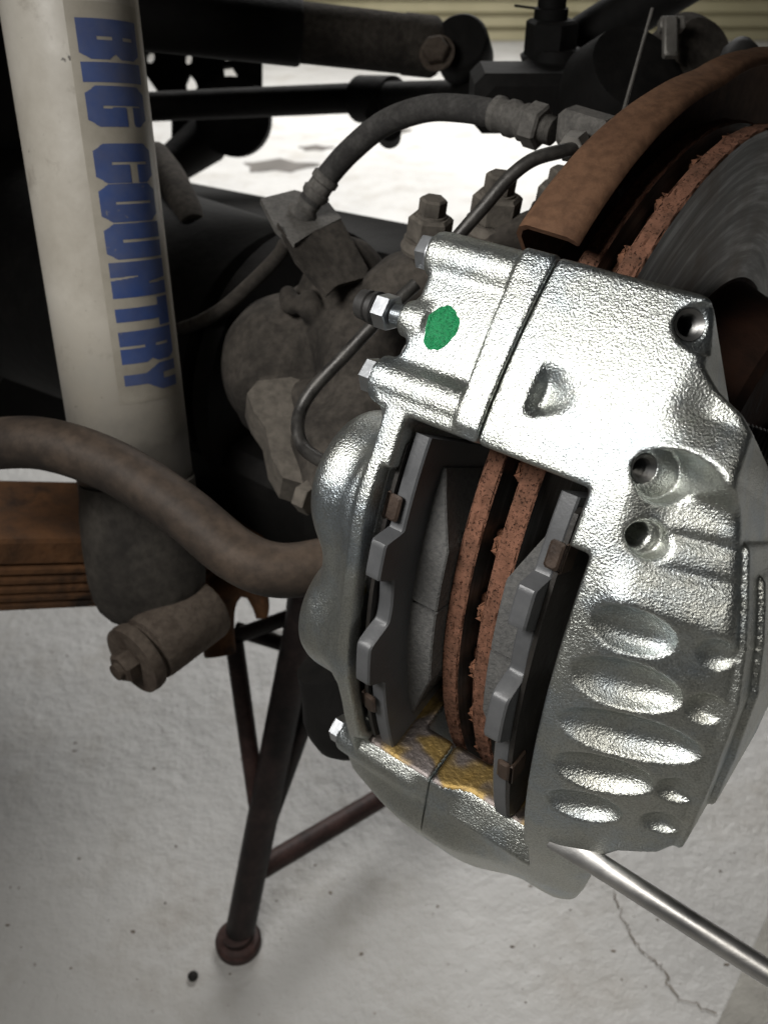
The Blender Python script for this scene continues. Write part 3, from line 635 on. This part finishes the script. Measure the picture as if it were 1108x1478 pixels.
# ------------------------------------------------------------------ steering knuckle (dusty casting)
def knuckle_f(P):
    x = 1000.
    def sph(px, py, d, r_, sq=(1, 1, 1)): return (np.linalg.norm((P - at(px, py, d)) / np.array(sq), axis=-1) - r_)
    def cap(a_, b_, ra, rb):
        d_, t_ = seg_d(P, at(*a_), at(*b_)); return d_ - (ra + (rb - ra) * t_)
    f = sph(430, 530, .545, .048)
    f = smin(f, cap((505, 490, .50), (545, 610, .475), .021, .024), .012)
    f = smin(f, cap((540, 470, .50), (590, 420, .47), .018, .020), .012)
    f = smin(f, cap((395, 585, .505), (455, 590, .490), .013, .016), .006)
    f = smin(f, cap((420, 630, .505), (440, 690, .50), .017, .010), .008)
    f = smin(f, cap((470, 440, .52), (500, 400, .51), .020, .022), .012)
    f = smin(f, cap((560, 420, .455), (770, 345, .425), .013, .013), .012)
    f = smin(f, cap((415, 425, .497), (420, 440, .495), .005, .006), .003); f = smin(f, cap((447, 432, .493), (450, 446, .492), .006, .007), .003)
    f = smin(f, cap((470, 640, .47), (520, 760, .45), .018, .022), .015)
    # collar step round the ball and lumps of the casting
    c = at(430, 530, .545); d_ = (P - c) @ nrm(-va * .8 + vz * .2)
    f = f + .0022 * sstep(.006, .010, d_) * (f < .02)
    w = np.sin(P[..., 0] * 140 + 1) * np.sin(P[..., 1] * 120) * np.sin(P[..., 2] * 160 + 2); return f + .0012 * w
kn = thing('steering_knuckle', 'dusty grey cast steering knuckle between the shock absorber and the caliper', 'steering knuckle', tuple(at(450, 690, .5)))
obj('casting', sdf_mesh(knuckle_f, np.minimum(at(250, 300, .6), at(850, 800, .42)) - .07, np.maximum(at(250, 300, .6), at(850, 300, .42)) + .06, .0022), DUSTY, kn, sharp=180)
obj('ball_joint', lathe(at(500, 1030, .45), nrm(-va * .3 + vz * .8), [(-.020, .001), (-.0195, .008), (-.017, .015), (-.012, .0195), (-.004, .0215), (.004, .0215), (.016, .018), (.03, .016)], 48), BLACK, kn)
obj('lug', plate([at(*q) for q in ((357, 566, .475), (372, 552, .482), (420, 548, .488), (470, 562, .486), (486, 600, .478), (470, 660, .466), (436, 700, .458), (408, 692, .458), (392, 660, .460), (384, 615, .466), (366, 590, .470))], .022), DUSTYPALE, kn)
obj('bolt_head', hexagon(at(452, 722, .45), -va, .0085, .008), DUSTYPALE, kn)
up = nrm(vz * .95 + va * .12)
for (px, py, d, k) in ((618, 345, .43, 1.0), (712, 318, .43, 1.12), (800, 300, .435, .95)):
    t = thing('flange_nut', {618: 'dusty hex nut on a stud, leftmost of the three behind the caliper', 712: 'large dusty hex nut crossed by the thin brake pipe', 800: 'dusty hex nut partly hidden by the splash shield'}[px], 'nut', tuple(at(px, py, d)), group='nuts on the knuckle arm')
    p = at(px, py, d)
    obj('washer', lathe(p - up * .006, up, [(0, .0125 * k), (.002, .0130 * k), (.004, .0120 * k), (.006, .0118 * k)], 28), DUSTYPALE, t)
    obj('nut', hexagon(p, up, .0108 * k, .0115 * k, .12, ph=.4), DUSTYPALE, t)
    obj('stud', join(lathe(p + up * .0113 * k, up, [(0, .0075 * k), (.0012, .0072 * k)], 24), hexagon(p + up * .0125 * k, up, .0066 * k, .0075 * k, .15, ph=.2)), DUSTYPALE, t)

# ------------------------------------------------------------------ brake hose and pipes
hs = thing('brake_hose', 'grey rubber brake hose arching from the bracket to the union', 'brake hose', tuple(at(450, 290, .5)))
hp = [at(447, 292, .488), at(470, 258, .482), at(505, 218, .470), at(555, 178, .455), at(615, 157, .440), at(670, 157, .428), at(722, 166, .418)]
obj('hose', tube(hp, .0063, 24, 14), HOSE, hs, sharp=60)
d_ = nrm(hp[0] - hp[1])
obj('crimp', lathe(hp[1] - d_ * .002, d_, [(0, .0066), (.001, .0076), (.004, .0076), (.005, .0066), (.009, .0068), (.010, .0078), (.013, .0074), (.0145, .0062), (.020, .0062), (.022, .0085), (.026, .0085)], 28), FITTING, hs)
d2 = nrm(at(800, 190, .405) - hp[-1]); q = hp[-1]
obj('crimp', lathe(q - d2 * .004, d2, [(0, .0068), (.001, .0080), (.004, .0082), (.0055, .0072), (.008, .0072), (.009, .0083), (.012, .0083), (.0135, .0074), (.016, .0074), (.017, .0084), (.019, .0080)], 28), FITTING, hs)
obj('hose_nut', hexagon(q + d2 * .015, d2, .0100, .0085, .1, ph=.3), FITTING, hs)
obj('thread', lathe(q + d2 * .0235, d2, sum([[(k * .001, .0064), (k * .001 + .0005, .0058)] for k in range(6)], []), 24), FITTING, hs)
un = thing('pipe_union', 'grey brake pipe union block beside the splash shield rim', 'union', tuple(at(840, 200, .395)))
obj('block', box(at(848, 192, .398), d2, vz, np.cross(d2, vz), .026, .017, .016, .003), FITTING, un)
obj('union_nut', hexagon(at(822, 216, .385), nrm(at(846, 196, .397) - at(822, 216, .385)), .0062, .010, .12), PALE, un)
obj('brake_pipe', tube([at(846, 212, .388), at(812, 218, .383), at(770, 230, .382), at(735, 256, .384), at(700, 296, .388), at(660, 342, .394), at(630, 380, .40)], .0030, 16, 12), PIPE, None, 'thin dark brake pipe curving from the union down behind the caliper', cat='brake pipe', sharp=60, group='steel brake pipes')
obj('brake_pipe', tube([at(600, 410, .40), at(552, 455, .40), at(505, 505, .402), at(455, 558, .405), at(434, 592, .405), at(430, 622, .40), at(440, 648, .395), at(470, 668, .385), at(520, 690, .375)], .0031, 16, 14), PIPE, None, 'thin black brake pipe looping below the bleeder screw in front of the knuckle', cat='brake pipe', sharp=60, group='steel brake pipes')
obj('brake_pipe', tube([at(412, 352, .50), at(400, 372, .505), at(360, 412, .515), at(318, 448, .53), at(275, 470, .56), at(230, 480, .60)], .0042, 14, 12), DUSTY, None, 'dusty brake pipe running left from the hose bracket into the shadow', cat='brake pipe', sharp=60, group='steel brake pipes')
hb = thing('hose_bracket', 'bent dusty sheet metal bracket holding the end of the brake hose', 'bracket', tuple(at(460, 410, .5)))
pl = lambda pts: [at(*p) for p in pts]
obj('bracket_plate', plate(pl([(376, 287, .493), (425, 274, .507), (470, 284, .507), (492, 318, .497), (455, 330, .48), (425, 352, .468), (398, 330, .475)]), .003), FITTING, hb)
obj('bracket_wing', plate(pl([(398, 328, .476), (425, 350, .468), (456, 329, .479), (492, 318, .492), (531, 388, .485), (528, 400, .482), (486, 412, .472), (470, 428, .468), (430, 372, .466)]), .003), DUSTY, hb)

# ------------------------------------------------------------------ steering gear seen against the bright floor
dm = thing('steering_damper', 'black steering damper cylinder across the top with a bolted eye', 'steering damper', tuple(at(420, 60, .68)))
d0, d1 = at(120, 12, .62), at(640, 70, .66); dd = nrm(d1 - d0); DL = np.linalg.norm(d1 - d0)
obj('sleeve', lathe(d0, dd, [(0, .0225), (DL * .58, .0225), (DL * .59, .0212)], 40), BLACK, dm)
obj('cylinder', lathe(d0, dd, [(DL * .5, .0200), (DL * .88, .0198), (DL * .885, .0206), (DL * .97, .0206), (DL * .985, .018)], 40), DUSTY, dm)
ev = nrm(np.array([-.25, -.8, .55])); ec = at(668, 74, .655)
obj('eye', lathe(ec - ev * .016, ev, [(0, .0185), (.003, .0205), (.029, .0205), (.032, .0185)], 36), BLACK, dm)
obj('eye_bolt', join(hexagon(at(630, 76, .63), ev, .0095, .008, .12, ph=.2), lathe(at(630, 76, .63) - ev * .002, ev, [(0, .0125), (.002, .0125)], 24)), BUSH, dm)
tr = thing('tie_rod', 'black tie rod with clamp collar below the steering damper', 'tie rod', tuple(at(520, 160, .78)))
obj('rod', tube([at(150, 157, .80), at(520, 141, .78), at(700, 140, .66)], .0122, 20, smooth=False), BLACK, tr)
obj('collar', join(lathe(at(518, 143, .78), nrm(at(600, 146, .74) - at(518, 143, .78)), [(0, .014), (.002, .019), (.040, .019), (.043, .014)], 24), lathe(at(548, 172, .76), nrm(np.array([0, -.8, .5])), [(-.01, .012), (.01, .012)], 20), lathe(at(562, 192, .76), nrm(np.array([0, -.8, .5])), [(-.01, .010), (.01, .010)], 20)), BLACK, tr)
obj('end_joint', join(box(at(790, 140, .56), AX, vz, (0, 1, 0), .095, .034, .05, .006), lathe(at(800, 100, .57), vz, [(-.012, .026), (0, .026), (.006, .017), (.012, .015)], 28)), BLACK, tr)
obj('castle_nut', join(hexagon(at(792, 82, .57), vz, .0165, .021, .1), lathe(at(792, 48, .565), vz, [(0, .0105), (.014, .0105), (.0145, .0088), (.03, .0088), (.031, .001)], 20)), BLACK, tr)
obj('cotter_pin', tube([at(742, 8, .565), at(772, 12, .563), at(800, 12, .562)], .0008, 8, smooth=False), BLACK, tr)
dr = thing('drag_link', 'black drag link arm slanting up to the right at the top edge', 'drag link', tuple(at(860, 100, .60)))
obj('arm', tube([at(770, 112, .62), at(850, 55, .60), at(930, 5, .58), at(1010, -45, .56)], [.018, .0165, .016, .016], 20, 8), BLACK, dr)
obj('joint_body', lathe(at(985, 95, .54), nrm(np.array([.3, -.6, .5])), [(-.03, .022), (-.01, .026), (.012, .026), (.02, .018)], 28), DUSTY, dr)
obj('joint_boot', lathe(at(905, 120, .52), nrm(np.array([.2, -.5, .6])), [(-.04, .03), (-.01, .036), (.012, .028), (.015, .001)], 28), BLACK, dr)
obj('joint_bolt', join(box(at(966, 54, .50), nrm(AU), nrm(AX), -AF, .022, .0075, .006, .001), box(at(968, 36, .505), AX, AU, -AF, .014, .007, .008, .001)), PALE, dr)
obj('locking_strip', bar(at(940, 16, .47), at(896, 172, .42), .0042, .0016, AX, .0004), PALE, None, 'thin pale metal strip standing upright behind the splash shield', cat='strip')
obj('bump_rubber', lathe(at(1063, 108, .50), nrm(AU + .15 * AX), [(-.02, .013), (.004, .0125), (.014, .0095), (.019, .005), (.020, .001)], 24), RUBBER, None, 'black rubber bump stop peeking over the top of the splash shield', cat='bump stop')
fb = thing('frame_bracket', 'black plate bracket with round holes hanging over the bright floor', 'bracket', tuple(at(300, 220, 1.0)))
def hole(cx_, cy_, rx, ry, d=1.0): return [at(cx_ + rx * math.cos(k / 14 * 6.283), cy_ + ry * math.sin(k / 14 * 6.283), d) for k in range(14)]
obj('bracket_plate', plate(pl([(170, 58, 1.0), (378, 60, 1.0), (378, 142, 1.0), (362, 150, 1.0), (240, 150, 1.0), (208, 104, 1.0), (170, 100, 1.0)]), .006,
    [hole(217, 82, 6, 9), hole(272, 84, 5, 9), hole(329, 77, 9, 10), [at(x, y, 1.0) for x, y in ((274, 106), (268, 120), (270, 131), (278, 133), (285, 126), (281, 115))], [at(x, y, 1.0) for x, y in ((322, 97), (334, 95), (342, 108), (340, 128), (332, 129), (326, 118))]]), BLACK, fb)
obj('bracket_lobe', lathe(at(338, 170, .98), (0, -1, .3), [(-.012, .001), (-.012, .040), (.012, .040), (.012, .001)], 40), BLACK, fb)
obj('bracket_arm', join(box(at(285, 185, 1.0), AX, AU, AF, .055, .06, .02, .004), tube([at(300, 200, 1.0), at(245, 240, .98), at(205, 262, .96)], [.026, .02, .018], 16)), BLACK, fb)
obj('brake_line_pipe', tube([at(225, 225, .70), at(250, 262, .66), at(280, 330, .62)], .011, 16), DUSTY, None, 'thick dusty pipe slanting down just right of the shock absorber', cat='pipe', sharp=60)
obj('cross_beam', bar(at(60, 262, .90), at(760, 412, .62), .075, .03, bev=.006), BLACK, None, 'dark cross beam running behind the hose bracket and the nuts', cat='cross beam')

fen = thing('fender', 'dark fender panel hanging over the wheel well, just above the top of the photo', 'fender', (0, .3, .97))
e0_, e1_ = np.array([-1.5, -.53, .97]), np.array([1.2, .27, .97]); bk = np.array([-.25, 1.25, 0])
obj('panel', join(loft([np.array([e + np.array([0, y_, z_]) for y_, z_ in ((0, .03), (.008, .006), (.03, 0), (1.1, .0), (1.1, .08), (.06, .09), (.012, .07))]) for e in (e0_, (e0_ + e1_) / 2, e1_)])), BLACK, fen)
# ------------------------------------------------------------------ pry bar, strip on the floor, pebble, wall
pb = [at(797, 1206, .318), at(840, 1236, .314), at(905, 1280, .309), at(1000, 1342, .303), at(1130, 1422, .295), at(1400, 1590, .28)]
d_ = nrm(pb[-1] - pb[0]); x, y, _ = frame(d_, AF); secs = []
Lp = np.linalg.norm(pb[-1] - pb[0]); an = np.arange(28) / 28 * 2 * math.pi
if abs(x @ AF) > abs(y @ AF): x, y = y, x
for s, wx, wy in [(0, .0046, .0006), (.004, .0046, .0009), (.012, .0044, .0019), (.022, .0042, .0031), (.034, .0042, .0040), (.045, .0042, .0042), (Lp, .0042, .0042)]:
    secs.append(pb[0] + d_ * s + np.cos(an)[:, None] * x * wx + np.sin(an)[:, None] * y * wy)
obj('screwdriver', loft(secs), STEEL, None, 'steel flat blade screwdriver shaft resting against the bottom of the caliper', cat='screwdriver', sharp=50)
g0, g1, g2, g3 = on_floor(1122, 1290, .004), on_floor(1024, 1500, .004), on_floor(1300, 1600, .004), on_floor(1400, 1330, .004)
obj('floor_channel', plate([g0, g1, g2, g3], .012), m_plain('channel_steel', (.22, .21, .19), (.32, .31, .28), .5, .6, 30), None, 'flat grey steel channel cover let into the floor, lower right corner', cat='channel cover')
obj('pebble', (lambda m: (m[0], m[1]))(lathe(on_floor(279, 1411) , vz, [(0, .002), (.001, .0040), (.003, .0042), (.0045, .002), (.0047, .0004)], 9)), BLACK, None, 'small black pebble lying on the floor left of the stand foot', cat='pebble')
CRACK = m_plain('crack_dirt', (.10, .085, .07), (.20, .17, .14), .95, 0, 200)
def ribbon(pts, w):
    P = spline([on_floor(*p, zz=.0012) for p in pts], 10); P[:, :2] += rng.normal(0, .0012, (len(P), 2)); T = np.gradient(P, axis=0); N_ = np.stack([-T[:, 1], T[:, 0], 0 * T[:, 0]], 1); N_ /= np.linalg.norm(N_, axis=1)[:, None]
    ww = w * (.35 + rng.random(len(P)))[:, None]; V = np.concatenate([P - N_ * ww, P + N_ * ww]); n = len(P); return V, [(i, i + 1, n + i + 1, n + i) for i in range(n - 1)]
obj('floor_cracks', join(ribbon([(884, 1288), (900, 1330), (928, 1372), (955, 1396), (975, 1432), (1032, 1464)], .0006), ribbon([(20, 868), (90, 872), (150, 858), (200, 868), (262, 894), (330, 906), (420, 912), (520, 930)], .0007)), CRACK, None, kind='structure')
obj('floor_stain', join(*[(lambda c, a_, b_: (np.concatenate([[c + [0, 0, .0012]], [c + np.array([a_ * (1 + .25 * math.sin(3 * t_ + a_ * 9)) * math.cos(t_), b_ * (1 + .3 * math.sin(5 * t_)) * math.sin(t_), .0012]) for t_ in np.arange(20) / 20 * 2 * math.pi]]), [(0, i + 1, (i + 1) % 20 + 1) for i in range(20)]))(on_floor(*p), a_, b_) for p, a_, b_ in (((400, 240), .10, .06), ((455, 214), .05, .03), ((562, 190), .06, .05))]), m_plain('stain_grey', (.05, .045, .04), (.10, .09, .08), .7, 0, 12), None, kind='structure')
V, Fc = [], []
for k in range(240):
    px, py = rng.uniform(-50, 1150), 880 + 700 * rng.random(); c = on_floor(px, py); r_ = .0004 + .0012 * rng.random() ** 4
    b = lathe(c, vz, [(0, r_), (r_ * .5, r_ * .8), (r_ * .7, r_ * .2)], 6, ph=rng.random() * 6); b[0][:, :2] += (b[0][:, :2] - c[:2]) * np.array([rng.uniform(-.3, 1.2), rng.uniform(-.4, .3)]) + rng.normal(0, r_ * .15, (len(b[0]), 2)); V.append(b)
obj('floor_grit', join(*V), m_plain('grit', (.06, .05, .04), (.24, .20, .16), .9, 0, 300), None, kind='stuff')

WALLC = m_plain('siding_cream', (.42, .38, .23), (.52, .47, .30), .6, 0, 3, 60, .0005)
wl_ = obj('wall', box((0, 4.72, 1.2), AX, (0, 1, 0), vz, 14, .1, 2.6, .002), WALLC, kind='structure', loc=(0, 4.72, 0))
pm = None
for k in range(22):
    z_ = .03 + .058 * k
    if pm is None:
        pm = obj('plank', box((0, 4.655, z_), AX, nrm(np.array([0, 1, -.25])), nrm(np.array([0, .25, 1])), 13.9, .012, .062, .002), WALLC, wl_); o = pm; pz = z_
    else:
        o = pm.copy(); col.objects.link(o); o.parent = wl_; o.location = (0, 0, z_ - pz)
